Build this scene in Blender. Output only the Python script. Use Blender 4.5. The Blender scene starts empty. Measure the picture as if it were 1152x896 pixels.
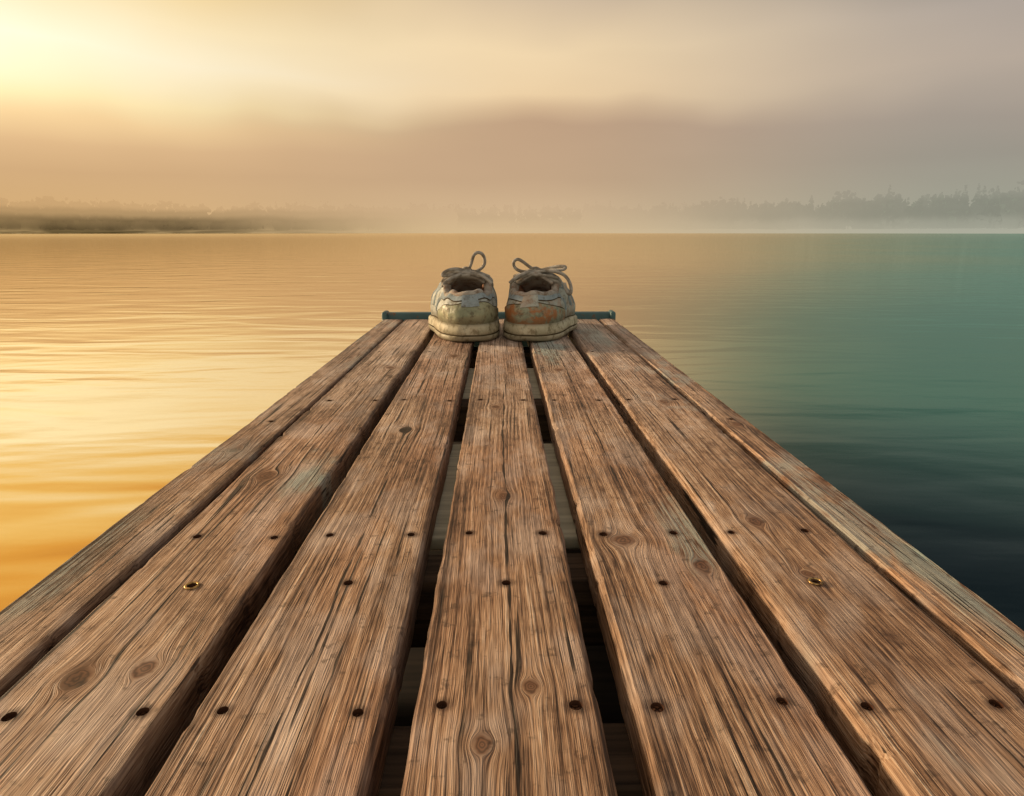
import bpy, bmesh, math, random
from mathutils import Vector, noise, Matrix
random.seed(7)
sc = bpy.context.scene
COL = sc.collection
def lin(c):
    o=[]
    for v in c[:3]:
        v=v/255.0
        o.append(v/12.92 if v<=0.04045 else ((v+0.055)/1.055)**2.4)
    return (o[0],o[1],o[2],1.0)
def sstep(a,b,x):
    t=max(0.0,min(1.0,(x-a)/(b-a))); return t*t*(3-2*t)
def interp(tab,x):
    if x<=tab[0][0]: return tab[0][1]
    for (a,va),(b,vb) in zip(tab,tab[1:]):
        if x<=b:
            t=(x-a)/(b-a); t=t*t*(3-2*t)
            return va+(vb-va)*t
    return tab[-1][1]

# ------------------------------------------------------------ node helper
class NT:
    def __init__(s,nt): s.nt=nt
    def new(s,t,**k):
        n=s.nt.nodes.new(t)
        for a,b in k.items(): setattr(n,a,b)
        return n
    def put(s,sock,v):
        if v is None: return
        if isinstance(v,bpy.types.NodeSocket): s.nt.links.new(v,sock)
        else: sock.default_value=v
    def m(s,op,a,b=None,c=None,clamp=False):
        n=s.new('ShaderNodeMath',operation=op,use_clamp=clamp)
        s.put(n.inputs[0],a); s.put(n.inputs[1],b); s.put(n.inputs[2],c)
        return n.outputs[0]
    def ss(s,x,a,b,lo=0.0,hi=1.0,kind='SMOOTHSTEP'):
        n=s.new('ShaderNodeMapRange',interpolation_type=kind)
        s.put(n.inputs[0],x); s.put(n.inputs[1],a); s.put(n.inputs[2],b)
        s.put(n.inputs[3],lo); s.put(n.inputs[4],hi)
        return n.outputs[0]
    def mix(s,f,a,b,blend='MIX'):
        n=s.new('ShaderNodeMix',data_type='RGBA',blend_type=blend)
        s.put(n.inputs[0],f); s.put(n.inputs[6],a); s.put(n.inputs[7],b)
        return n.outputs[2]
    def sep(s,v):
        n=s.new('ShaderNodeSeparateXYZ'); s.put(n.inputs[0],v); return n.outputs
    def comb(s,x,y,z):
        n=s.new('ShaderNodeCombineXYZ'); s.put(n.inputs[0],x); s.put(n.inputs[1],y); s.put(n.inputs[2],z); return n.outputs[0]
    def noise(s,vec,scale=1.0,detail=2.0,rough=0.5,dist=0.0):
        n=s.new('ShaderNodeTexNoise'); s.put(n.inputs['Vector'],vec)
        n.inputs['Scale'].default_value=scale; n.inputs['Detail'].default_value=detail
        n.inputs['Roughness'].default_value=rough; n.inputs['Distortion'].default_value=dist
        return n.outputs[0]
    def ramp(s,f,stops,interp='LINEAR'):
        n=s.new('ShaderNodeValToRGB'); cr=n.color_ramp; cr.interpolation=interp
        while len(cr.elements)<len(stops): cr.elements.new(0.5)
        for e,(p,c) in zip(cr.elements,stops):
            e.position=p
        for e,(p,c) in zip(cr.elements,stops):
            e.color=c
        s.put(n.inputs[0],f); return n.outputs[0]
def new_mat(name):
    mt=bpy.data.materials.new(name); mt.use_nodes=True
    mt.node_tree.nodes.clear()
    T=NT(mt.node_tree)
    out=T.new('ShaderNodeOutputMaterial')
    return mt,T,out
def principled(T,out,col,rough=0.6,spec=0.4,height=None,bstr=1.0,metal=0.0):
    p=T.new('ShaderNodeBsdfPrincipled')
    T.put(p.inputs['Base Color'],col); T.put(p.inputs['Roughness'],rough)
    T.put(p.inputs['Specular IOR Level'],spec); T.put(p.inputs['Metallic'],metal)
    if height is not None:
        b=T.new('ShaderNodeBump'); b.inputs['Strength'].default_value=bstr
        b.inputs['Distance'].default_value=1.0
        T.put(b.inputs['Height'],height); T.put(p.inputs['Normal'],b.outputs[0])
    T.put(out.inputs[0],p.outputs[0]); return p

# ------------------------------------------------------------ sky colour group (misty sunrise)
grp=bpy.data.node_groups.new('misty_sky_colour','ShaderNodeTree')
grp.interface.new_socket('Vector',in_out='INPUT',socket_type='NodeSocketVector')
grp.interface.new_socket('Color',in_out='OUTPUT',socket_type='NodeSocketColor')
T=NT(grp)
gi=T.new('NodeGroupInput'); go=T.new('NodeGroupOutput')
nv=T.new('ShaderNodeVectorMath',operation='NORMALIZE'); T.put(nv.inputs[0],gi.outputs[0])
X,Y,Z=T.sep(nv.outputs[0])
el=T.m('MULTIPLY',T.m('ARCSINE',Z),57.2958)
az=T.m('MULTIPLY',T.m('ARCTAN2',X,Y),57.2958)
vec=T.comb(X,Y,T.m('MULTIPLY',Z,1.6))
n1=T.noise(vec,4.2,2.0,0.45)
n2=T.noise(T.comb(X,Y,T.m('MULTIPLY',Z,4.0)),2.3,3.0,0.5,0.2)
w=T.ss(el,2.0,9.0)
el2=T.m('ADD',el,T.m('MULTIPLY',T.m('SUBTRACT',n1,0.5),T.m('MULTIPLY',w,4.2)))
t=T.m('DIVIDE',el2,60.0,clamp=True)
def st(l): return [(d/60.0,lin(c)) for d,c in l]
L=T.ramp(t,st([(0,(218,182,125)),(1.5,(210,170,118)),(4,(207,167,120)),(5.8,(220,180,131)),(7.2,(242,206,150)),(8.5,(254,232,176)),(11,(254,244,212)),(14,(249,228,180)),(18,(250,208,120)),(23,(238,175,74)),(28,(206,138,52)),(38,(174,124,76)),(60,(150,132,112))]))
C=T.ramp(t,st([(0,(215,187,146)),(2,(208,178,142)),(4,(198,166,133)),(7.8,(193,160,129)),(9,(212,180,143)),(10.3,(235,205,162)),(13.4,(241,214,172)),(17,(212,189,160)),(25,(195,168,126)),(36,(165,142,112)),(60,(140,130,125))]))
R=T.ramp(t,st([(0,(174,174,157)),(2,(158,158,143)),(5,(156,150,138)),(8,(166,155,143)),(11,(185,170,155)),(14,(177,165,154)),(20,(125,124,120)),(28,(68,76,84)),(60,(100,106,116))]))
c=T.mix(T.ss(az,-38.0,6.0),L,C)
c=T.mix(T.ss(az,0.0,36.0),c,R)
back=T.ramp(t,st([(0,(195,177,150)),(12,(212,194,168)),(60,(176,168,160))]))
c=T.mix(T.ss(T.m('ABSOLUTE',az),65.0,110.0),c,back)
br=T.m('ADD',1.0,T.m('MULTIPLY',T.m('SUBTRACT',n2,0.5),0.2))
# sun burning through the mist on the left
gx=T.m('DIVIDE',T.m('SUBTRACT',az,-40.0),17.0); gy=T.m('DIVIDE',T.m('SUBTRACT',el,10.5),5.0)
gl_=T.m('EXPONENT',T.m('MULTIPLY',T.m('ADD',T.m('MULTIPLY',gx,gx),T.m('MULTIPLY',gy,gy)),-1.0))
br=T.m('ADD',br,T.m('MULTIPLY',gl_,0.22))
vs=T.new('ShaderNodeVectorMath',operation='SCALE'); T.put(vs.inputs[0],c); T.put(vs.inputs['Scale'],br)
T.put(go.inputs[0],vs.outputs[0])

SUN_EL=13.0; SUN_AZ=-66.0   # azimuth from +Y, negative = left
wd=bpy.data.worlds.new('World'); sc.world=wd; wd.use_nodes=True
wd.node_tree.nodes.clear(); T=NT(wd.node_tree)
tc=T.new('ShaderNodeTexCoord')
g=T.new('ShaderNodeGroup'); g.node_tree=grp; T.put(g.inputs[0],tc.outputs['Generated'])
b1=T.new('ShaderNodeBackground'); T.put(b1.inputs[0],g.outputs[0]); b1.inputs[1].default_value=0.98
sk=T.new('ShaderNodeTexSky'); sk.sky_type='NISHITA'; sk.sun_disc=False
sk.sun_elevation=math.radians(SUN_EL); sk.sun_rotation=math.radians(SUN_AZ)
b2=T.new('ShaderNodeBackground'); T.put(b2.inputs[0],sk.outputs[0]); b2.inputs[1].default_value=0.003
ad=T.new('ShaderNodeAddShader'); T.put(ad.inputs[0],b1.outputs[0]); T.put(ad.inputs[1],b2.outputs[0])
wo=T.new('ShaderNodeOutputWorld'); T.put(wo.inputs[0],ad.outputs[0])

sd=bpy.data.lights.new('sun','SUN'); sd.energy=4.2; sd.angle=math.radians(6); sd.color=(1.0,0.73,0.44)
so=bpy.data.objects.new('sun',sd); COL.objects.link(so)
a=math.radians(SUN_AZ); e=math.radians(SUN_EL)
dirv=Vector((math.sin(a)*math.cos(e),math.cos(a)*math.cos(e),math.sin(e)))
so.rotation_euler=dirv.to_track_quat('Z','Y').to_euler(); so.location=dirv*50

# ------------------------------------------------------------ camera
cd=bpy.data.cameras.new('camera'); cam=bpy.data.objects.new('camera',cd); COL.objects.link(cam); sc.camera=cam
cd.sensor_width=36; cd.lens=24; cd.clip_start=0.01; cd.clip_end=20000
cam.location=(0,0,0.2)
cam.rotation_euler=(math.radians(90-13.68),0,math.radians(-1.09))
sc.view_settings.view_transform='Standard'; sc.view_settings.look='None'; sc.view_settings.exposure=0

def empty(name,loc=(0,0,0),rz=0):
    o=bpy.data.objects.new(name,None); o.empty_display_size=0.1; o.location=loc; o.rotation_euler=(0,0,rz); COL.objects.link(o); return o
def mesh_obj(name,verts,faces,mat,parent=None,smooth=True,sharp=None):
    me=bpy.data.meshes.new(name); me.from_pydata(verts,[],faces); me.update()
    if mat: me.materials.append(mat)
    if smooth:
        for p in me.polygons: p.use_smooth=True
        if sharp: me.set_sharp_from_angle(angle=math.radians(sharp))
    o=bpy.data.objects.new(name,me); COL.objects.link(o)
    if parent: o.parent=parent
    return o

# ------------------------------------------------------------ wood
def wood_mat(name,seed,x0=0,x1=1,knots=(),cracks=(),stains=(),red=0.0,paint=0.0,paintspots=(),pale=0.0,edgeL=.7,edgeR=.7):
    mt,T,out=new_mat(name)
    tc=T.new('ShaderNodeTexCoord'); x,y,z=T.sep(tc.outputs['Object'])
    mean=T.noise(T.comb(T.m('MULTIPLY',x,5.0),T.m('MULTIPLY',y,2.0),seed*3.1),1.0,0.0,0.5)
    wv=T.m('ADD',x,T.m('MULTIPLY',T.m('SUBTRACT',mean,0.5),0.010))
    fineN=T.noise(tc.outputs['Object'],220.0,1.0)
    knotm=0.0; ringm=0.0; halo=0.0
    for (kx,ky,R,s) in knots:
        dx=T.m('SUBTRACT',x,kx); dy=T.m('DIVIDE',T.m('SUBTRACT',y,ky),s)
        r2=T.m('ADD',T.m('MULTIPLY',dx,dx),T.m('MULTIPLY',dy,dy))
        q=T.m('DIVIDE',R*R*1.2,T.m('MAXIMUM',r2,R*R*1.2))
        wv=T.m('SUBTRACT',wv,T.m('MULTIPLY',dx,q))
        r=T.m('SQRT',r2)
        rn=T.m('ADD',r,T.m('MULTIPLY',T.m('SUBTRACT',fineN,0.5),R*0.9))
        k=T.ss(rn,R*1.05,R*0.75)
        ring=T.m('MULTIPLY',T.m('ADD',T.m('MULTIPLY',T.m('SINE',T.m('MULTIPLY',rn,6.2832*2.6/R)),0.5),0.5),k)
        knotm=T.m('MAXIMUM',k,knotm); ringm=T.m('MAXIMUM',ring,ringm)
        halo=T.m('MAXIMUM',T.ss(rn,R*2.8,R*0.7),halo)
    def N(sx,sy,o,d=2.0,rg=0.5,dist=0.0):
        return T.noise(T.comb(T.m('MULTIPLY',wv,sx),T.m('MULTIPLY',y,sy),T.m('ADD',T.m('MULTIPLY',z,sx*0.6),seed*7.3+o)),1.0,d,rg,dist)
    g1=N(190,1.8,2.0,2.0,0.6)
    g2=N(820,7.0,3.0,2.0,0.65)
    g3=N(1900,60.0,4.0,1.0,0.6)
    annual=T.m('ADD',T.m('MULTIPLY',T.m('SINE',T.m('ADD',T.m('MULTIPLY',wv,1500.0),T.m('MULTIPLY',g1,9.0))),0.5),0.5)
    big=T.noise(T.comb(T.m('MULTIPLY',x,20.0),T.m('MULTIPLY',y,8.0),seed*2.0),1.0,4.0,0.65)
    sp=T.noise(tc.outputs['Object'],90.0,3.0,0.7)
    gp=T.noise(T.comb(T.m('MULTIPLY',x,26.0),T.m('MULTIPLY',y,11.0),seed*4.0+9),1.0,3.0,0.7)
    gr=T.m('ADD',T.m('MULTIPLY',g2,0.62),T.m('MULTIPLY',g1,0.33))
    gr=T.m('ADD',gr,T.m('MULTIPLY',T.m('SUBTRACT',g3,0.5),0.46))
    gr=T.m('ADD',gr,T.m('MULTIPLY',T.m('SUBTRACT',annual,0.5),0.08))
    con=T.ss(gp,0.33,0.66,1.30,0.60)
    v=T.m('ADD',T.m('MULTIPLY',T.m('SUBTRACT',gr,0.475),con),0.467)
    v=T.m('ADD',v,T.m('MULTIPLY',T.m('SUBTRACT',big,0.5),0.46))
    col=T.ramp(v,[(0.22,(0.045,0.023,0.014,1)),(0.33,(0.15,0.081,0.046,1)),(0.42,(0.31,0.178,0.102,1)),(0.51,(0.48,0.300,0.180,1)),(0.61,(0.64,0.44,0.29,1)),(0.76,(0.80,0.65,0.49,1))])
    rp=T.noise(T.comb(T.m('MULTIPLY',x,10.0),T.m('MULTIPLY',y,3.0),seed*5.0+3),1.0,1.0,0.6)
    col=T.mix(T.m('MULTIPLY',T.ss(rp,0.40,0.66),0.30+red*0.45),col,T.mix(1.0,col,(1.0,0.73,0.55,1),'MULTIPLY'))
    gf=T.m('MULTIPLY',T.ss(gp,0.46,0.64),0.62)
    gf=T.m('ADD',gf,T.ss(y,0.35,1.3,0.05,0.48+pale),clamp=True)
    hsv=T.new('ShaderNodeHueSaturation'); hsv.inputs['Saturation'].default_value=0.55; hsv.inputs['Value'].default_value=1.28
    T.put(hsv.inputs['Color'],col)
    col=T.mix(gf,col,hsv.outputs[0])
    dk=T.m('MULTIPLY',T.ss(gp,0.47,0.32),T.ss(sp,0.35,0.6))
    col=T.mix(T.m('MULTIPLY',dk,0.7),col,T.mix(1.0,col,(0.40,0.35,0.33,1),'MULTIPLY'))
    # grime gathered along the plank edges
    eL=T.ss(T.m('ADD',T.m('SUBTRACT',x,x0),T.m('MULTIPLY',T.m('SUBTRACT',big,0.5),0.022)),0.011,0.001,0.0,edgeL)
    eR=T.ss(T.m('ADD',T.m('SUBTRACT',x1,x),T.m('MULTIPLY',T.m('SUBTRACT',gp,0.5),0.022)),0.011,0.001,0.0,edgeR)
    col=T.mix(T.m('MAXIMUM',eL,eR),col,T.mix(1.0,col,(0.38,0.33,0.31,1),'MULTIPLY'))
    col=T.mix(T.m('MULTIPLY',halo,0.38),col,(0.18,0.080,0.036,1))
    kc=T.mix(ringm,(0.050,0.020,0.010,1),(0.24,0.11,0.055,1))
    col=T.mix(T.m('MULTIPLY',knotm,0.75),col,kc)
    if paint or paintspots:
        pm=T.m('MULTIPLY',T.ss(T.m('MULTIPLY',T.m('ADD',gp,rp),0.5),0.53,0.61),paint)
        for (px,py,rx,ry,f) in paintspots:
            dx=T.m('DIVIDE',T.m('SUBTRACT',x,px),rx); dy=T.m('DIVIDE',T.m('SUBTRACT',y,py),ry)
            r=T.m('SQRT',T.m('ADD',T.m('MULTIPLY',dx,dx),T.m('MULTIPLY',dy,dy)))
            q=T.m('MULTIPLY',T.ss(T.m('ADD',r,T.m('MULTIPLY',T.m('SUBTRACT',gp,0.5),2.5)),1.1,0.4),f)
            pm=T.m('MAXIMUM',pm,q)
        pm=T.m('MULTIPLY',pm,T.ss(v,0.34,0.50))
        col=T.mix(T.m('MULTIPLY',pm,0.78),col,(0.29,0.43,0.42,1))
    col=T.mix(T.m('MULTIPLY',T.ss(sp,0.58,0.70),0.55),col,(0.05,0.03,0.02,1))
    ch=N(420,5.0,8.0,1.0,0.5)
    crm=T.m('MULTIPLY',T.ss(ch,0.63,0.675),T.ss(big,0.42,0.58))
    for i,(cx,amp,y0,y1,wd_) in enumerate(cracks):
        nn=T.noise(T.comb(T.m('MULTIPLY',y,11.0),seed+i*3.7,0.0),1.0,3.0,0.62)
        pos=T.m('ADD',T.m('MULTIPLY',T.m('SUBTRACT',nn,0.5),amp*2),cx)
        d=T.m('ABSOLUTE',T.m('SUBTRACT',T.m('ADD',x,T.m('MULTIPLY',T.m('SUBTRACT',wv,x),0.6)),pos))
        wn=T.noise(T.comb(T.m('MULTIPLY',y,28.0),seed+i*1.9+5,0.0),1.0,0.0)
        ww=T.m('MULTIPLY',T.ss(wn,0.3,0.62),wd_)
        ww=T.m('MULTIPLY',ww,T.m('MULTIPLY',T.ss(y,y0,y0+0.04),T.ss(y,y1,y1-0.1)))
        ck=T.ss(T.m('SUBTRACT',d,ww),0.00030,-0.00012)
        crm=T.m('MAXIMUM',crm,ck)
    stm=0.0
    for (sx,sy,r) in stains:
        if sy<0.1 or sy>1.0: continue
        dx=T.m('SUBTRACT',x,sx); dy=T.m('SUBTRACT',y,sy)
        rr=T.m('SQRT',T.m('ADD',T.m('MULTIPLY',dx,dx),T.m('MULTIPLY',dy,dy)))
        stm=T.m('MAXIMUM',stm,T.ss(T.m('ADD',rr,T.m('MULTIPLY',T.m('SUBTRACT',sp,0.5),0.006)),r*2.2,r*0.8))
    col=T.mix(T.m('MULTIPLY',stm,0.7),col,(0.045,0.018,0.010,1))
    col=T.mix(T.m('MULTIPLY',crm,0.93),col,(0.010,0.006,0.005,1))
    h=T.m('MULTIPLY',gr,0.0015)
    rough=T.ss(v,0.2,0.8,0.50,0.75)
    principled(T,out,col,rough,0.3,h,0.9)
    return mt

dock=empty('wooden_dock')
Y0,Y1=-0.5,1.61
XA=dict(A=(-.2727,-.2262),B=(-.2222,-.1440),C=(-.1317,-.0502),D=(-.0375,.0432),E=(.0576,.1373),F=(.1502,.2317),G=(.2367,.2722))
rows={0.256:dict(B=(-.2084,-.1526),C=(-.1183,-.0609),D=(-.0254,.0335),E=(.0678,.1252),F=(.1603,.2154)),
      0.431:dict(B=(-.205,-.151),C=(-.116,-.0607),D=(-.0219,.0291),E=(.070,.120),F=(.160,.210)),
      0.813:dict(B=(-.208,-.152),C=(-.118,-.061),D=(-.0235,.0300),E=(.069,.123),F=(.160,.214)),
      1.16:dict(B=(-.206,-.153),C=(-.119,-.061),D=(-.0230,.0310),E=(.069,.123),F=(.160,.214)),
      -0.2:dict(B=(-.208,-.152),C=(-.118,-.061),D=(-.0235,.0300),E=(.069,.123),F=(.160,.214))}
mids=[('B',-.179,.363,1),('C',-.089,.365,0),('D',.0036,.363,0),('E',.0958,.362,0),('F',.1854,.361,1)]
holes={k:[] for k in XA}
for ry,d in rows.items():
    for k,xs in d.items():
        for x in xs: holes[k].append((x+random.uniform(-.0015,.0015),ry+random.uniform(-.003,.003),random.uniform(.0028,.0036)))
for k,x,y,r in mids: holes[k].append((x,y,.0032))
for y in (.72,1.2): 
    holes['A'].append((-.248,y,.003)); holes['G'].append((.255,y,.003))
cfg=dict(
 A=dict(seed=1.3,knots=[(-.25,.62,.005,1.8)],cracks=[(-.245,.006,.3,1.2,.0005)],paint=.35,paintspots=[(-.262,.40,.012,.10,.6)],pale=.15),
 B=dict(seed=2.7,knots=[(-.195,.279,.006,1.3),(-.168,.286,.005,1.5),(-.197,.55,.007,1.5),(-.165,1.02,.006,1.6)],cracks=[(-.186,.004,.55,1.4,.0006),(-.16,.003,.2,.42,.0004)],paintspots=[(-.165,.54,.02,.06,.8)],red=.1,pale=.15),
 C=dict(seed=3.9,knots=[(-.098,.684,.0055,1.7),(-.075,1.12,.005,1.6)],cracks=[(-.094,.004,-.4,.75,.0008),(-.080,.003,.12,.5,.0006),(-.105,.004,.8,1.5,.0005)],red=.6),
 D=dict(seed=5.1,knots=[(.0137,.2693,.0034,1.5),(-.0075,.2336,.0038,1.4),(.003,.499,.0042,1.7),(-.004,.78,.004,1.7)],cracks=[(.0045,.003,-.4,.90,.0009),(-.006,.003,.9,1.5,.0005)],red=.2),
 E=dict(seed=6.4,knots=[(.0824,.42,.0075,1.0),(.125,.383,.005,1.8),(.09,1.0,.006,1.6)],cracks=[(.098,.003,.5,1.4,.0007),(.108,.004,-.3,.33,.0006)],paintspots=[(.125,.42,.018,.08,.7),(.09,1.22,.035,.18,.9)],red=.2,edgeL=.25),
 F=dict(seed=7.7,knots=[(.182,.449,.005,1.6),(.186,.372,.0040,1.2),(.20,.80,.006,1.7)],cracks=[(.172,.004,.45,1.3,.0005),(.2,.003,.1,.35,.0006)],paint=.35,paintspots=[(.19,1.35,.03,.2,.7)],pale=.15,edgeL=.25),
 G=dict(seed=9.2,knots=[(.255,.7,.005,1.8)],cracks=[(.257,.003,.2,.9,.0005)],paint=.6,paintspots=[(.262,.36,.015,.09,.8)],pale=.18,edgeL=.25))
mt_hole,T,out=new_mat('screw_hole_dark')
tc=T.new('ShaderNodeTexCoord')
principled(T,out,T.mix(T.noise(tc.outputs['Object'],500.0,2.0),(0.03,0.012,0.006,1),(0.10,0.04,0.02,1)),0.85,0.2)
def plank(k):
    x0,x1=XA[k]; TH=.022; seed=cfg[k]['seed']*10
    rL=.0056 if k in 'EFG' else .0034; rR=.0034
    rowsn=int((Y1-Y0)/.005)
    prof=[]
    prof.append(('L',0.0,-TH)); prof.append(('L',0.0,-TH*.6)); prof.append(('L',0.0,-rL*1.25))
    for a in (22,45,68): prof.append(('L',rL*(1-math.cos(math.radians(a))),-rL*(1-math.sin(math.radians(a)))))
    nt_=9
    for i in range(nt_): prof.append(('T',(i)/(nt_-1),0.0))
    for a in (68,45,22): prof.append(('R',rR*(1-math.cos(math.radians(a))),-rR*(1-math.sin(math.radians(a)))))
    prof.append(('R',0.0,-rR*1.4)); prof.append(('R',0.0,-TH*.6)); prof.append(('R',0.0,-TH))
    verts=[];faces=[]; n=len(prof)
    yend=Y1+random.uniform(-.004,.004)
    for j in range(rowsn+1):
        y=Y0+(yend-Y0)*j/rowsn
        def ed(s): 
            a=noise.noise(Vector((y*5,s,seed)))*.0017+noise.noise(Vector((y*34,s,seed)))*.0008
            c_=max(0,noise.noise(Vector((y*50,s+9,seed)))-.30)*.0045
            return a,c_
        aL,cL=ed(1.0); aR,cR=ed(5.0)
        for kind,p,zz in prof:
            if kind=='L': x=x0+aL+cL+p; z=zz-(cL*.6 if zz>-.01 else 0)
            elif kind=='R': x=x1+aR-cR-p; z=zz-(cR*.6 if zz>-.01 else 0)
            else:
                xa=x0+aL+cL+rL; xb=x1+aR-cR-rR; x=xa+(xb-xa)*p
                u=2*p-1
                z=-.0009*(u*u)*(1 if seed%2<1 else .4)
                z+=noise.noise(Vector((x*40,y*9,seed+3)))*.0004
                e_=1 if (p==0 or p==1) else 0
                z-=e_*(cL if p==0 else cR)*.4
            verts.append((x,y,z+noise.noise(Vector((y*1.5,seed,0)))*.0012))
        if j:
            b=(j-1)*n
            for i in range(n):
                i2=(i+1)%n
                faces.append((b+i,b+i2,b+n+i2,b+n+i))
    faces.append(tuple(range(n))); faces.append(tuple(reversed(range(rowsn*n,rowsn*n+n))))
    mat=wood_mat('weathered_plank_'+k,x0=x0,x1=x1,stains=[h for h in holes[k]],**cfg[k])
    o=mesh_obj('deck_plank',verts,faces,mat,None)
    bm=bmesh.new(); bm.from_mesh(o.data); bmesh.ops.recalc_face_normals(bm,faces=bm.faces); bm.to_mesh(o.data); bm.free()
    o.data.materials.append(mt_hole)
    bm=bmesh.new()
    for (hx,hy,hr) in holes[k]:
        mtx=Matrix.Translation((hx,hy,.0007))@Matrix.Diagonal((1,1.1,1,1))
        bmesh.ops.create_cone(bm,cap_ends=True,segments=18,radius1=hr*.72,radius2=hr*1.05,depth=.009,matrix=mtx)
    me=bpy.data.meshes.new('cut'); bm.to_mesh(me); bm.free(); me.materials.append(mt_hole)
    co=bpy.data.objects.new('cut',me); COL.objects.link(co)
    md=o.modifiers.new('b','BOOLEAN'); md.operation='DIFFERENCE'; md.object=co; md.solver='EXACT'
    try: md.material_mode='TRANSFER'
    except Exception: pass
    bpy.context.view_layer.update()
    dg=bpy.context.evaluated_depsgraph_get()
    res=bpy.data.meshes.new_from_object(o.evaluated_get(dg))
    o.modifiers.clear()
    if len(res.polygons)>1000: o.data=res
    bpy.data.objects.remove(co)
    for p in o.data.polygons: p.use_smooth=True
    o.data.set_sharp_from_angle(angle=math.radians(38))
    o.parent=dock
for k in XA: plank(k)

# screws
mt_scr,T,out=new_mat('rusty_screw')
tc=T.new('ShaderNodeTexCoord'); nn=T.noise(tc.outputs['Object'],700.0,3.0)
principled(T,out,T.mix(T.ss(nn,0.4,0.6),(0.10,0.05,0.03,1),(0.25,0.11,0.05,1)),0.5,0.5,None,1,0.5)
mt_brass,T,out=new_mat('tarnished_brass')
tc=T.new('ShaderNodeTexCoord'); nn=T.noise(tc.outputs['Object'],500.0,3.0)
principled(T,out,T.mix(T.ss(nn,0.4,0.65),(0.62,0.42,0.16,1),(0.18,0.10,0.05,1)),0.35,0.5,None,1,0.8)
bm=bmesh.new()
for k in holes:
    for (hx,hy,hr) in holes[k]:
        r=hr*.74; ang=random.uniform(0,3.14); zc=-.0024
        M=Matrix.Translation((hx,hy,zc))@Matrix.Rotation(ang,4,'Z')
        for q in range(4):
            ring=[]
            for i in range(6):
                a_=math.radians(90*q+10+70*i/5)
                ring.append((math.cos(a_)*r,math.sin(a_)*r))
            c0=(math.cos(math.radians(90*q+45))*r*.22,math.sin(math.radians(90*q+45))*r*.22)
            vt=[bm.verts.new(M@Vector((c0[0],c0[1],.0006)))]+[bm.verts.new(M@Vector((p[0],p[1],0))) for p in ring]
            for i in range(1,6): bm.faces.new((vt[0],vt[i],vt[i+1]))
        base=[bm.verts.new(M@Vector((math.cos(i*.524)*r,math.sin(i*.524)*r,-.0006))) for i in range(12)]
        bm.faces.new(base)
me=bpy.data.meshes.new('deck_screws'); bm.to_mesh(me); bm.free(); me.materials.append(mt_scr)
o=bpy.data.objects.new('deck_screws',me); COL.objects.link(o); o.parent=dock
def torus(name,cx,cy,cz,R,r,mat,parent,sy=1.0):
    vs=[];fs=[];A=28;B=8
    for i in range(A):
        for j in range(B):
            a=2*math.pi*i/A;b=2*math.pi*j/B
            vs.append((cx+(R+r*math.cos(b))*math.cos(a),cy+(R+r*math.cos(b))*math.sin(a)*sy,cz+r*.7*math.sin(b)))
            fs.append((i*B+j,((i+1)%A)*B+j,((i+1)%A)*B+(j+1)%B,i*B+(j+1)%B))
    return mesh_obj(name,vs,fs,mat,parent)
for k,x,y,rg in mids:
    if rg: torus('brass_eyelet',x,y,.0004,.0036,.0008,mt_brass,dock)

def box(name,x0,x1,y0,y1,z0,z1,mat,parent,bev=.002,seg=2):
    bm=bmesh.new(); bmesh.ops.create_cube(bm,size=1.0)
    for v in bm.verts:
        v.co=Vector(((x0+x1)/2+v.co.x*(x1-x0),(y0+y1)/2+v.co.y*(y1-y0),(z0+z1)/2+v.co.z*(z1-z0)))
    bmesh.ops.bevel(bm,geom=bm.edges[:],offset=bev,segments=seg,affect='EDGES',profile=.5)
    me=bpy.data.meshes.new(name); bm.to_mesh(me); bm.free(); me.materials.append(mat)
    for p in me.polygons: p.use_smooth=True
    me.set_sharp_from_angle(angle=math.radians(50))
    o=bpy.data.objects.new(name,me); COL.objects.link(o); o.parent=parent; return o
mt_j,T,out=new_mat('joist_wood')
tc=T.new('ShaderNodeTexCoord'); x,y,z=T.sep(tc.outputs['Object'])
nn=T.noise(T.comb(T.m('MULTIPLY',x,8.0),T.m('MULTIPLY',y,200.0),T.m('MULTIPLY',z,200.0)),1.0,3.0)
principled(T,out,T.ramp(nn,[(0.3,(0.03,0.018,0.012,1)),(0.7,(0.14,0.09,0.055,1))]),0.8,0.3,T.m('MULTIPLY',nn,0.001))
mt_shade,T,out=new_mat('under_deck_shade')  # near-black colour stands in for the shade below the deck
tc=T.new('ShaderNodeTexCoord'); x,y,z=T.sep(tc.outputs['Object'])
nn=T.noise(T.comb(T.m('MULTIPLY',x,10.0),T.m('MULTIPLY',y,160.0),0.0),1.0,3.0)
principled(T,out,T.ramp(nn,[(0.3,(0.012,0.010,0.010,1)),(0.7,(0.04,0.03,0.025,1))]),0.8,0.3)
mt_pb,T,out=new_mat('pale_brace_wood')
tc=T.new('ShaderNodeTexCoord'); x,y,z=T.sep(tc.outputs['Object'])
nn=T.noise(T.comb(T.m('MULTIPLY',x,10.0),T.m('MULTIPLY',y,160.0),0.0),1.0,3.0)
principled(T,out,T.ramp(nn,[(0.3,(0.50,0.47,0.34,1)),(0.7,(0.78,0.74,0.56,1))]),0.7,0.3,T.m('MULTIPLY',nn,0.0006))
for ry in (-.2,.256,.431,.9,1.34): box('joist',-.262,.262,ry-.02,ry+.02,-.075,-.0245,mt_j,dock)
box('brace_board',-.24,.24,.478,.715,-.036,-.025,mt_pb,dock)
box('brace_board',-.24,.24,.925,1.14,-.036,-.025,mt_pb,dock)
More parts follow.
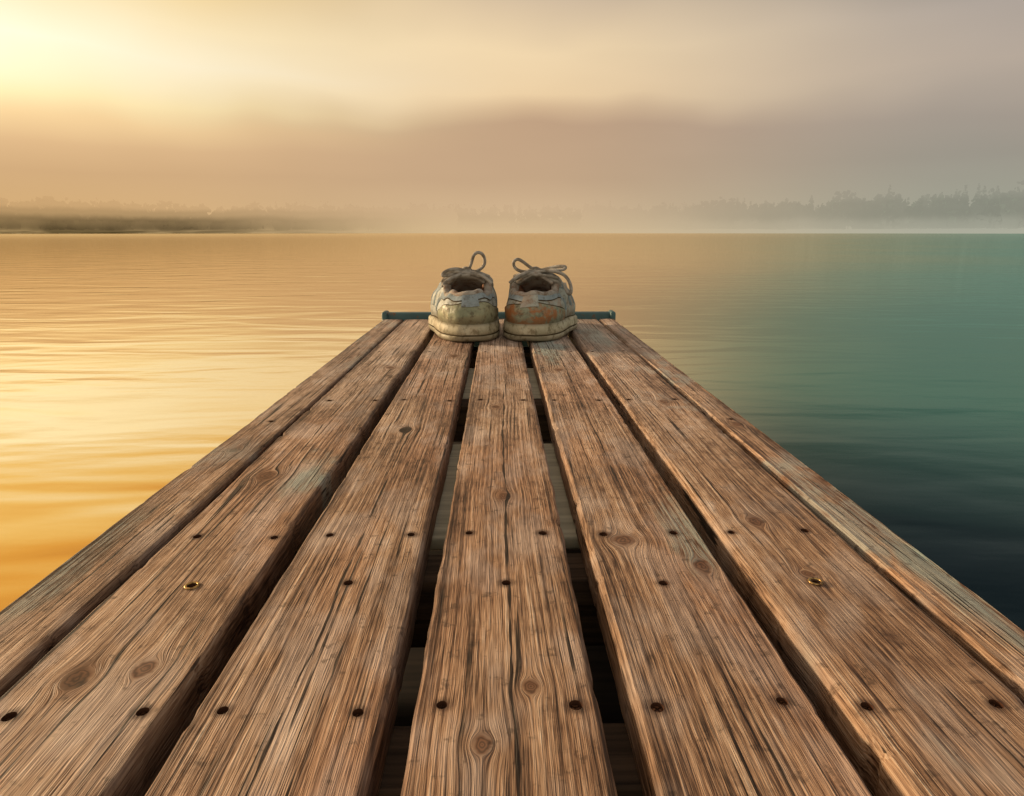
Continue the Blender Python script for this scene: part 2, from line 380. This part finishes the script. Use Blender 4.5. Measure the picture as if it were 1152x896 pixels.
for (a_,b_) in ((-.48,-.01),(.0,.24),(.25,.56),(.57,.98),(.99,1.58)): box('gap_shade_board',-.21,.21,a_,b_,-.125,-.105,mt_shade,dock)  # added dark boards: block the bright water so the gaps stay black
for sx in (-.235,.235):
    box('side_beam',sx-.018,sx+.018,Y0,1.60,-.15,-.078,mt_j,dock)
    for py in (-.3,.6,1.5):
        box('post',sx-.022,sx+.022,py-.022,py+.022,-1.6,-.152,mt_j,dock,.006)
mt_blue,T,out=new_mat('worn_blue_paint')
tc=T.new('ShaderNodeTexCoord'); nn=T.noise(tc.outputs['Object'],60.0,5.0,0.7); n3=T.noise(tc.outputs['Object'],18.0,3.0,0.6)
cc=T.mix(n3,(0.035,0.085,0.10,1),(0.09,0.19,0.20,1)); cc=T.mix(T.ss(nn,0.60,0.66),cc,(0.16,0.09,0.05,1))
principled(T,out,cc,0.5,0.4,T.m('MULTIPLY',nn,0.001))
box('end_board',-.270,.270,1.622,1.650,-.07,.0135,mt_blue,dock,.004,3)
for sx in (-1,1):
    box('end_cap',sx*.2705-.0065,sx*.2705+.0065,1.612,1.656,-.06,.0165,mt_blue,dock,.005,3)

# ------------------------------------------------------------ sneakers
def shoe_mats():
    M={}
    def leather(name,c0,c1,c2,rust,rough=.5,seed=0.0,spec=.35,bmp=.0022):
        mt,T,out=new_mat(name)
        tc=T.new('ShaderNodeTexCoord'); mp=T.new('ShaderNodeVectorMath',operation='ADD'); T.put(mp.inputs[0],tc.outputs['Object']); mp.inputs[1].default_value=(seed,seed*.7,0)
        v=mp.outputs[0]; x,y,z=T.sep(tc.outputs['Object'])
        a=T.noise(v,22.0,4.0,.65); b=T.noise(v,60.0,5.0,.72); c_=T.noise(v,16.0,4.0,.65,.5); fine=T.noise(v,600.0,2.0)
        col=T.mix(T.ss(a,.35,.65),c0,c1)
        col=T.mix(T.m('MULTIPLY',T.ss(b,.47,.64),.85),col,c2)
        if rust>0: col=T.mix(T.m('MULTIPLY',T.ss(c_,.50,.60),rust),col,(0.40,0.15,0.045,1))
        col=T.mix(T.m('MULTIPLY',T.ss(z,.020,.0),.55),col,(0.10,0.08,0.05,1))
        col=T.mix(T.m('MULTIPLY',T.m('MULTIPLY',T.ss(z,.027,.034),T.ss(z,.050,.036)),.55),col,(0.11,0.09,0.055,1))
        cre=T.noise(v,90.0,3.0,.6,1.0)
        h=T.m('ADD',T.m('MULTIPLY',cre,bmp),T.m('MULTIPLY',fine,.0002))
        principled(T,out,col,T.ss(b,.3,.7,rough-.08,rough+.15),spec,h,.8)
        return mt
    M['upper']=leather('dirty_white_leather',(0.47,0.51,0.49,1),(0.36,0.40,0.39,1),(0.17,0.16,0.12,1),0.0,.5)
    M['upper2']=leather('stained_white_leather',(0.47,0.51,0.47,1),(0.36,0.38,0.34,1),(0.19,0.15,0.10,1),0.30,.5,3.1)
    M['counter']=leather('yellowed_heel_leather',(0.38,0.39,0.26,1),(0.24,0.27,0.18,1),(0.11,0.10,0.06,1),0.12,.38,1.0)
    M['counter2']=leather('rusty_heel_leather',(0.37,0.38,0.27,1),(0.24,0.29,0.22,1),(0.13,0.11,0.07,1),0.9,.38,5.2)
    M['sole']=leather('aged_rubber',(0.58,0.54,0.40,1),(0.44,0.41,0.29,1),(0.20,0.17,0.10,1),0.1,.6,2.0,.35,.0010)
    M['grey']=leather('grey_suede',(0.33,0.40,0.44,1),(0.25,0.31,0.34,1),(0.15,0.15,0.14,1),0.0,.85,4.0,.2)
    M['lining']=leather('brown_lining',(0.66,0.40,0.27,1),(0.52,0.28,0.18,1),(0.26,0.14,0.09,1),0.3,.9,6.0,.2)
    M['collar']=leather('collar_cloth',(0.44,0.42,0.38,1),(0.32,0.30,0.27,1),(0.20,0.14,0.10,1),0.2,.85,8.0,.2)
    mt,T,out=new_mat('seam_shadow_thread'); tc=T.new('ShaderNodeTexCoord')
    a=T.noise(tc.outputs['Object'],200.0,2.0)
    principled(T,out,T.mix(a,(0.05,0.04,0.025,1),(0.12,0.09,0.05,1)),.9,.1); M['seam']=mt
    mt,T,out=new_mat('cotton_lace'); tc=T.new('ShaderNodeTexCoord')
    wv=T.new('ShaderNodeTexWave'); T.put(wv.inputs[0],tc.outputs['Object']); wv.inputs['Scale'].default_value=260
    a=T.noise(tc.outputs['Object'],70.0,3.0)
    col=T.mix(T.ss(a,.4,.65),(0.52,0.50,0.46,1),(0.28,0.25,0.21,1))
    principled(T,out,col,.85,.2,T.m('MULTIPLY',wv.outputs[1],.0006)); M['lace']=mt
    return M
SM=shoe_mats()
L_=.315
def halfw(s): return interp([(0,.062),(.14,.0680),(.4,.0665),(.68,.077),(.88,.064),(1,.052)],s)
def outline(phi,inset=0.0,side=1):
    y=L_/2-L_/2*math.cos(phi); s=y/L_
    sn=math.sin(phi); x=math.copysign(abs(sn)**.74,sn)*halfw(s)
    nx,ny=math.sin(phi),-math.cos(phi)
    x-=nx*inset; y-=ny*inset
    x+= side*.006*sstep(.30,1,s)
    return x,y
YB,YF=.026,.210
def opening(phi,side=1,rag=0):
    y=(YB+YF)/2-(YF-YB)/2*math.cos(phi); n=(y-YB)/(YF-YB)
    hw=interp([(0,.040),(.30,.0480),(.52,.043),(.8,.028),(1,.016)],n)
    sn=math.sin(phi); x=math.copysign(abs(sn)**.78,sn)*hw
    z=interp([(0,.086),(.08,.085),(.28,.081),(.50,.106),(.60,.106),(1,.066)],n)
    x+=-side*.002*n
    z+=noise.noise(Vector((x*40,y*40,side*3)))*.006
    return Vector((x,y,z))
SZ=.034
def surf(phi,v,off,side):
    def S(phi,v):
        bx,by=outline(phi,.0085,side); Tt=opening(phi,side); B=Vector((bx,by,SZ-.004))
        out=Vector((math.sin(phi),-math.cos(phi),0))
        P1=B+Vector((0,0,(Tt.z-B.z)*.50))+out*.008
        hor=Vector((B.x-Tt.x,B.y-Tt.y,0))
        P2=Tt+hor*.50+Vector((0,0,-.002))
        if math.cos(phi)>0: P2+=out*.001*math.cos(phi)-Vector((0,0,.010*math.cos(phi)))
        a=(1-v)
        p=B*a**3+P1*3*a*a*v+P2*3*a*v*v+Tt*v**3
        w=(noise.noise(Vector((p.x*35,p.y*28,p.z*35+side*5)))*.0034+noise.noise(Vector((p.x*90,p.y*80,p.z*110+side*5)))*.0012)*math.sin(math.pi*v)
        return p+out*w
    p=S(phi,v)
    if off:
        e=1e-3
        du=S(phi+e,v)-S(phi-e,v); dv=S(phi,min(1,v+e))-S(phi,max(0,v-e))
        n=du.cross(dv)
        if n.length>0: n.normalize(); p=p+n*off
    return p
def tube(name,pts,r,mat,parent,flat=.55,closed=False):
    cu=bpy.data.curves.new(name,'CURVE'); cu.dimensions='3D'
    sp=cu.splines.new('NURBS'); sp.points.add(len(pts)-1)
    for q,p in zip(sp.points,pts): q.co=(p[0],p[1],p[2],1)
    sp.order_u=4; sp.use_endpoint_u=not closed; sp.use_cyclic_u=closed; sp.resolution_u=8
    cu.bevel_depth=r; cu.bevel_resolution=3; cu.use_fill_caps=True
    cu.materials.append(mat)
    o=bpy.data.objects.new(name,cu); COL.objects.link(o); o.parent=parent; return o
def grid(name,P,nu,nv,mat,parent,closeu=False):
    fs=[]
    for i in range(nu if closeu else nu-1):
        for j in range(nv-1):
            i2=(i+1)%nu
            fs.append((i*nv+j,i2*nv+j,i2*nv+j+1,i*nv+j+1))
    return mesh_obj(name,P,fs,mat,parent,True,60)
def patch(name,side,ph0,ph1,v0,v1,off,mat,par,nu=40,nv=12):
    P=[]
    us=[0,.0005]+[i/(nu-1) for i in range(1,nu-1)]+[.9995,1]
    vs=[0,.002]+[j/(nv-1) for j in range(1,nv-1)]+[.985,1]
    for i,u in enumerate(us):
        ph=ph0+(ph1-ph0)*u
        a=v0(ph) if callable(v0) else v0; b=v1(ph) if callable(v1) else v1
        for j,t in enumerate(vs):
            edge=i in(0,len(us)-1) or j in(0,len(vs)-1)
            P.append(surf(ph,a+(b-a)*t,-.0008 if edge else off,side))
    return grid(name,P,len(us),len(vs),mat,par)
def sneaker(loc,rz,side,variant):
    par=empty('sneaker',loc,rz)
    up=SM['upper'] if variant==0 else SM['upper2']; ct=SM['counter'] if variant==0 else SM['counter2']
    NP=96
    phis=[2*math.pi*i/NP for i in range(NP)]
    prof=[(.010,.0),(.003,.0010),(.0002,.004),(-.0006,.009),(.0022,.0112),(.0024,.0132),(-.0004,.0150),(.0000,.022),(.0010,.0285),(.0034,.0325),(.0062,.0335),(.014,.0325)]
    P=[]
    for ph in phis:
        for ins,z in prof:
            x,y=outline(ph,ins,side); s=y/L_
            lift=.010*sstep(.72,1.05,s)+.003*sstep(.06,-.02,s)*(1 if z<.01 else 0)
            zz=z*(1-.18*sstep(.3,.8,s))+lift
            P.append((x+noise.noise(Vector((x*60,y*60,z*60)))*.0008,y,zz))
    fs=[];nv=len(prof)
    for i in range(NP):
        i2=(i+1)%NP
        for j in range(nv-1): fs.append((i*nv+j,i2*nv+j,i2*nv+j+1,i*nv+j+1))
    fs.append([i*nv for i in range(NP)][::-1])
    mesh_obj('sole',P,fs,SM['sole'],par,True,60)
    def ringpts(ins,z):
        o_=[]
        for i in range(0,NP,2):
            x,y=outline(phis[i],ins,side); s=y/L_
            o_.append((x,y,z*(1-.18*sstep(.3,.8,s))+.010*sstep(.72,1.05,s)))
        return o_
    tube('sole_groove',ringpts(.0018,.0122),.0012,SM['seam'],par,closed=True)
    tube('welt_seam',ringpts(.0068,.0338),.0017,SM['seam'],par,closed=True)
    nv=22;P=[]
    for ph in phis:
        for j in range(nv): P.append(surf(ph,j/(nv-1),0,side))
    grid('upper',P,NP,nv,up,par,True)
    P=[];Q=[];k=10
    for ph in phis:
        t=opening(ph,side); n=(t.y-YB)/(YF-YB); out=Vector((math.sin(ph),-math.cos(ph),0))
        pad=.0062*(1-sstep(.4,.6,n))+.0018
        for j in range(k):
            a=-.5+ (math.pi+1.2)*j/(k-1)
            P.append(t+out*(math.cos(a)*pad-pad*.75)+Vector((0,0,math.sin(a)*pad*.9)))
        bx,by=outline(ph,.012,side)
        Q.append(P[-1].copy())
        Q.append(Vector((t.x*.9+bx*.1,t.y,t.z*.55+.015))-out*.006)
        Q.append(Vector((bx,by,SZ-.002)))
    grid('collar',P,NP,k,SM['collar'],par,True)
    grid('lining',Q,NP,3,SM['lining'],par,True)
    patch('collar_band',side,-1.25,1.25,lambda p:.76,lambda p:.98,.0018,SM['grey'],par,40,6)
    P=[(0,.15,SZ+.006)];fs=[]
    for i,ph in enumerate(phis):
        x,y=outline(ph,.011,side); P.append((x,y,SZ+.006)); fs.append((0,1+i,1+(i+1)%NP))
    mesh_obj('insole',P,fs,SM['lining'],par)
    patch('heel_counter',side,-1.15,1.15,0.0,lambda p:.64-.36*(p/1.15)**2,.0026,ct,par)
    patch('heel_tab',side,-.20,.20,.50,.95,.0040,SM['grey'] if variant==0 else up,par,12,8)
    patch('foxing_band',side,1.25,2*math.pi-1.25,0.0,lambda p:.22,.0016,up,par,70,6)
    patch('toe_cap',side,2.45,2*math.pi-2.45,.20,.62,.0022,up,par,30,10)
    for sgn in (1,-1):
        for c0 in (1.30,1.56,1.82):
            P=[]
            for i in range(6):
                for j in range(12):
                    v=.20+.62*j/11; ph=sgn*(c0+.10*(i/5)-.28*(v-.2))
                    P.append(surf(ph,v,-.001 if (i in(0,5)) else .0016,side))
            grid('side_stripe',P,6,12,SM['grey'],par)
        P=[]
        for i in range(30):
            ph=sgn*(1.45+1.50*i/29)
            for j in range(6):
                P.append(surf(ph,.66+.325*j/5,-.001 if j in(0,5) or i in(0,29) else .0022,side))
        grid('eyestay',P,30,6,SM['grey'] if variant==0 else up,par)
    tube('heel_seam',[surf(-1.12+2.24*i/24,.655-.36*((-1.12+2.24*i/24)/1.15)**2,.0010,side) for i in range(25)],.0013,SM['seam'],par)
    tube('collar_seam',[surf(-1.2+2.4*i/24,.75,.0006,side) for i in range(25)],.0011,SM['seam'],par)
    # tongue
    P=[];nu=14;nvv=16
    def tong(u,t):
        y=interp([(0,.212),(.45,.158),(.75,.124),(1,.092)],t); z=interp([(0,.060),(.45,.090),(.75,.107),(1,.120)],t)
        hw=.018+.019*t
        a=(2*u-1)
        zz=z-.012*a*a; yy=y
        if t>.9: zz-=.005*a*a
        return Vector((a*hw-side*.002*(1-t)+.002*math.sin(t*5+variant),yy,zz+noise.noise(Vector((u*3,t*4,variant)))*.005))
    for i in range(nu):
        for j in range(nvv): P.append(tong(i/(nu-1),j/(nvv-1)))
    o=grid('tongue',P,nu,nvv,SM['collar'],par)
    sm=o.modifiers.new('s','SOLIDIFY'); sm.thickness=.008; sm.offset=0
    sb=o.modifiers.new('ss','SUBSURF'); sb.levels=1; sb.render_levels=1
    rungs=[]
    for i in range(6):
        n=.48+.48*i/5
        yy=YB+n*(YF-YB)
        ph=math.acos(max(-1,min(1,((YB+YF)/2-yy)/((YF-YB)/2))))
        a=opening(ph,side); b=opening(-ph,side)
        rungs.append((a+Vector((.005,0,.003)),b+Vector((-.005,0,.003))))
    LR=.0035
    for i in range(5):
        for (p,q) in ((rungs[i][0],rungs[i+1][1]),(rungs[i][1],rungs[i+1][0])):
            m_=(p+q)/2+Vector((0,0,.016))
            tube('lace',[p-Vector((0,0,.006)),p,p.lerp(m_,.5)+Vector((0,0,.005)),m_,q.lerp(m_,.5)+Vector((0,0,.005)),q,q-Vector((0,0,.006))],LR,SM['lace'],par)
    K=Vector((0,.112,.124))
    a,b=rungs[0]
    for p in (a,b):
        tube('lace',[p-Vector((0,0,.008)),p,p.lerp(K,.5)+Vector((0,-.006,.002)),K],LR,SM['lace'],par)
        tube('lace',[p+Vector((0,-.008,-.014)),p+Vector((0,-.010,-.002)),p.lerp(K,.55)+Vector((0,-.020,-.004)),K+Vector((0,-.006,-.006))],LR,SM['lace'],par)
    tube('lace_knot',[K+Vector(d) for d in ((-.010,-.002,-.003),(.002,-.011,.003),(.011,0,.002),(0,.006,0),(-.010,0,.005),(.003,-.009,.007),(.010,.002,-.003))],.0044,SM['lace'],par)
    if variant==0:
        lp=[(0,0,0),(.006,-.004,.006),(.010,-.010,.020),(.014,-.012,.036),(.028,-.010,.038),(.038,-.006,.024),(.034,-.002,.004),(.012,0,-.002)]
        lp2=[(0,0,0),(-.014,-.008,.006),(-.030,-.014,.006),(-.046,-.020,.000),(-.050,-.020,-.008),(-.036,-.014,-.007),(-.018,-.006,-.002),(0,0,0)]
        e1=[(0,0,0),(-.010,-.018,-.002),(-.022,-.028,-.008),(-.036,-.036,-.012),(-.048,-.042,-.022)]
        e2=[(0,0,0),(.012,-.016,.000),(.024,-.026,-.006),(.036,-.034,-.010),(.046,-.044,-.022)]
        e3=[(-.042,-.01,-.014),(-.02,-.018,-.006),(.004,-.020,-.008),(.026,-.016,-.002),(.044,-.006,-.010)]
        e4=[(-.046,-.002,-.006),(-.026,-.012,.002),(-.006,-.016,.000),(.018,-.022,-.006),(.040,-.024,-.014)]
    else:
        lp=[(0,0,0),(-.010,-.004,.006),(-.024,-.010,.018),(-.036,-.014,.026),(-.046,-.012,.018),(-.042,-.006,.002),(-.022,0,-.003),(0,0,0)]
        lp2=[(0,0,0),(.014,-.006,.002),(.034,-.012,.004),(.054,-.016,.003),(.062,-.016,.010),(.046,-.012,.012),(.022,-.004,.006),(0,0,0)]
        e1=[(0,0,0),(.018,-.012,.002),(.046,-.018,.002),(.064,-.022,-.010),(.072,-.024,-.030),(.070,-.030,-.046),(.062,-.034,-.036),(.058,-.03,-.02)]
        e2=[(0,0,0),(-.010,-.016,.002),(-.022,-.028,-.004),(-.036,-.036,-.010),(-.046,-.044,-.020)]
        e3=[(-.044,-.004,-.010),(-.022,-.014,-.002),(.004,-.020,-.008),(.026,-.018,-.006),(.044,-.010,-.012)]
        e4=[(-.040,-.022,-.014),(-.018,-.020,-.006),(.006,-.014,.000),(.030,-.010,.004),(.050,-.004,-.004)]
    for q in (lp,lp2,e1,e2,e3,e4):
        tube('lace_bow',[K+Vector(d) for d in q],LR*.92,SM['lace'],par)
    return par
Zd=.0006
sneaker((-.0515,1.250,Zd),math.radians(6),-1,0)
sneaker((.0545,1.252,Zd),math.radians(-10),1,1)

# ------------------------------------------------------------ lake water
mt_w,T,out=new_mat('lake_water_surface')
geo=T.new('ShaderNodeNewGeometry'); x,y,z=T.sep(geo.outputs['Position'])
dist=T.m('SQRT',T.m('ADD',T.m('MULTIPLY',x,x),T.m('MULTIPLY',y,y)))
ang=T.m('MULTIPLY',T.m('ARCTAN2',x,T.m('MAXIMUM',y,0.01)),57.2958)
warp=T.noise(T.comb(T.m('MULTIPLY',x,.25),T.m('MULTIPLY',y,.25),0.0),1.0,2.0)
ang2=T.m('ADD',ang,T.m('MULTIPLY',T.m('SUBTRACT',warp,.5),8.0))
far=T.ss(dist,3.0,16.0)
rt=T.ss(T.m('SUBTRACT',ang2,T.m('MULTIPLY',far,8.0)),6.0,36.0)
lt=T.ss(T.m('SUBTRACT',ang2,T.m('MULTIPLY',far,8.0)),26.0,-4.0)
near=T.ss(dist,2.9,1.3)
tint=T.mix(rt,(1.0,0.87,0.64,1),T.mix(near,(0.55,0.86,0.80,1),(0.45,0.60,0.66,1)))  # sky reflection put into the tint: gold left, teal right, slate near
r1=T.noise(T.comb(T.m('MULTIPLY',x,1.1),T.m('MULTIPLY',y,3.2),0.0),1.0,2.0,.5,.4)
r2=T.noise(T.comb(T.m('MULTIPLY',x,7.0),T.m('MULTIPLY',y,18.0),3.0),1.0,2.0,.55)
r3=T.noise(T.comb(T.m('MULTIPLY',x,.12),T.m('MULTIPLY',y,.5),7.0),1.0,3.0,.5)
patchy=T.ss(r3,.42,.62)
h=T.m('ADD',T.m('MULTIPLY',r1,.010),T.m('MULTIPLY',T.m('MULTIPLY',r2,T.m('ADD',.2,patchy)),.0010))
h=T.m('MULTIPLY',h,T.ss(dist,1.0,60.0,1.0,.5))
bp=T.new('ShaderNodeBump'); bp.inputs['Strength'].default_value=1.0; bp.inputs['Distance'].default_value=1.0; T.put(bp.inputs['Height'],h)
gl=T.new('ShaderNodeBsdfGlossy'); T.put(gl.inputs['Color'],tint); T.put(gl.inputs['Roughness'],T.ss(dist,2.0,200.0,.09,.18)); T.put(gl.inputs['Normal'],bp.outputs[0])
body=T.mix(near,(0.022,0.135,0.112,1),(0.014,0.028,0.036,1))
body=T.mix(lt,body,(0.30,0.17,0.05,1))  # left body colour turned gold to carry the painted sunrise reflection
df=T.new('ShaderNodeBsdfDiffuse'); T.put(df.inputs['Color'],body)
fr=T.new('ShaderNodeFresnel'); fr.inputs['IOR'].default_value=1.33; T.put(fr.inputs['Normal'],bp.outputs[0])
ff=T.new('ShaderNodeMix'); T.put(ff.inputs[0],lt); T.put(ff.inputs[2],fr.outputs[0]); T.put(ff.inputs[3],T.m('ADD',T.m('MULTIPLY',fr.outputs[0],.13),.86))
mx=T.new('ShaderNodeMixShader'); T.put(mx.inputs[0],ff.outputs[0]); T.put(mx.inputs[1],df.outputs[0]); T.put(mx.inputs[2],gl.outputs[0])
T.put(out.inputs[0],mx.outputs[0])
WZ=-.36; S=6000
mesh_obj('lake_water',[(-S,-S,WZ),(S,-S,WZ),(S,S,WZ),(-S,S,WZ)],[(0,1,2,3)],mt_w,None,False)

# ------------------------------------------------------------ distant misty trees
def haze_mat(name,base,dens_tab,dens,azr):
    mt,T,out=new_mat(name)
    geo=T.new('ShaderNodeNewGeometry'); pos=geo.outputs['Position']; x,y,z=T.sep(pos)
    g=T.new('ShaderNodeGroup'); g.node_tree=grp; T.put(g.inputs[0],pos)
    em=T.new('ShaderNodeEmission'); T.put(em.inputs[0],g.outputs[0]); em.inputs[1].default_value=.98  # haze painted as sky-coloured emission mixed over tree and shore colour
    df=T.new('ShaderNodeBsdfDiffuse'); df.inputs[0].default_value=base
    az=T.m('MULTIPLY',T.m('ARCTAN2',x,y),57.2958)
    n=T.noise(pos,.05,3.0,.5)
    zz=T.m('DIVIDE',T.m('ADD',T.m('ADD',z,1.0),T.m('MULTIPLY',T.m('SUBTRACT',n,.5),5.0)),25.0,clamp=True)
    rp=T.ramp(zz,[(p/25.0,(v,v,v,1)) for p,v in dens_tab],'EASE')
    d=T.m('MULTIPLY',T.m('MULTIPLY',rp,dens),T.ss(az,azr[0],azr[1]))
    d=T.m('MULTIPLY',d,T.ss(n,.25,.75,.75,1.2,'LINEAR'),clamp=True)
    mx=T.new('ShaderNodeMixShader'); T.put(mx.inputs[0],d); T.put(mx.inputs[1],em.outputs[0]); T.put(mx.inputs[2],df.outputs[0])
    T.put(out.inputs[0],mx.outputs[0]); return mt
def treeline(name,az0,az1,dist,hf,mat,step,rowsn=3,conifer=.5):
    V=[];F=[]
    a=az0
    def quad(c,s):
        n=Vector((random.gauss(0,1),random.gauss(0,1),random.gauss(0,1)*.6)).normalized()
        t=n.orthogonal().normalized(); b=n.cross(t); k=len(V)
        for (p,q) in ((-1,-.6),(.2,-1),(1,.3),(.1,1),(-.8,.5)):
            V.append(c+t*p*s*random.uniform(.7,1.2)+b*q*s*random.uniform(.7,1.2))
        F.append((k,k+1,k+2,k+3,k+4))
    while a<az1:
        for r in range(rowsn):
            aa=math.radians(a+random.uniform(-.25,.25)); d=dist+r*14+random.uniform(-5,5)
            H=hf(a)*random.uniform(.72,1.1)
            bx,by=math.sin(aa)*d,math.cos(aa)*d
            tr=.22; k=len(V)
            for i in range(5):
                q=i*1.2566; V.append(Vector((bx+math.cos(q)*tr,by+math.sin(q)*tr,-.5)))
            V.append(Vector((bx,by,H*.95)))
            for i in range(5): F.append((k+i,k+(i+1)%5,k+5))
            if random.random()<conifer:
                nq=int(40+H*4)
                for i in range(nq):
                    t=random.random()**.8; R=H*.20*(1-t)*(1+.35*math.sin(t*40))+.15
                    q=random.uniform(0,6.283); rr=R*math.sqrt(random.random())
                    quad(Vector((bx+math.cos(q)*rr,by+math.sin(q)*rr,H*(.08+.92*t))),.3+.75*(1-t))
            else:
                cl=[(Vector((random.uniform(-.26,.26)*H,random.uniform(-.2,.2)*H,H*random.uniform(.30,.82))),H*random.uniform(.12,.22)) for _ in range(7)]
                for i in range(int(60+H*4)):
                    cc,R=random.choice(cl); v=Vector((random.gauss(0,1),random.gauss(0,1),random.gauss(0,.8))).normalized()*R*random.random()**.4
                    quad(Vector((bx,by,0))+cc+v,random.uniform(.5,1.2))
                for i in range(24): quad(Vector((bx+random.uniform(-2.5,2.5),by,random.uniform(0,H*.45))),random.uniform(.8,1.5))
        a+=step*random.uniform(.6,1.4)
    return mesh_obj(name,V,F,mat,None,False)
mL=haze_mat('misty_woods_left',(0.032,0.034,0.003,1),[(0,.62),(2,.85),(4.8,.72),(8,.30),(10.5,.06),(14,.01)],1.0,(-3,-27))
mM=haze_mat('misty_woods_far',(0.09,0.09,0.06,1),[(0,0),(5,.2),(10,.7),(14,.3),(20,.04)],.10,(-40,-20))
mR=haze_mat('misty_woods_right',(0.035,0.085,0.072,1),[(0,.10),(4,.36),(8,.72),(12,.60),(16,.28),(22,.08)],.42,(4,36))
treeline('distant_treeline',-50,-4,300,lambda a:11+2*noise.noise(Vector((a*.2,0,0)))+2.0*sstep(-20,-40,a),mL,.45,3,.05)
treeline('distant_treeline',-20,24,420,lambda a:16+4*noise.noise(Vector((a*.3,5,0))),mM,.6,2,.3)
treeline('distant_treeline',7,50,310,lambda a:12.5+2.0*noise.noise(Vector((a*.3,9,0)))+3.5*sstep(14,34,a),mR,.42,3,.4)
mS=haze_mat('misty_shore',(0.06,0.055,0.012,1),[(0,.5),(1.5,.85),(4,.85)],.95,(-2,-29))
V=[];F=[];n=260
for i in range(n+1):
    a=math.radians(-60+120*i/n)
    for j,(d,hh) in enumerate(((284,-.45),(288,.15),(300,1.1),(340,2.0),(600,3.0))):
        dd=d+6*noise.noise(Vector((i*.06,j*.3,2))); h_=hh*(1+.5*noise.noise(Vector((i*.2,j,0)))) if hh>0 else hh
        V.append((math.sin(a)*dd,math.cos(a)*dd,h_))
    if i:
        for j in range(4):
            k=(i-1)*5+j; F.append((k,k+5,k+6,k+1))
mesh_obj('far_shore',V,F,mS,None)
print('done')
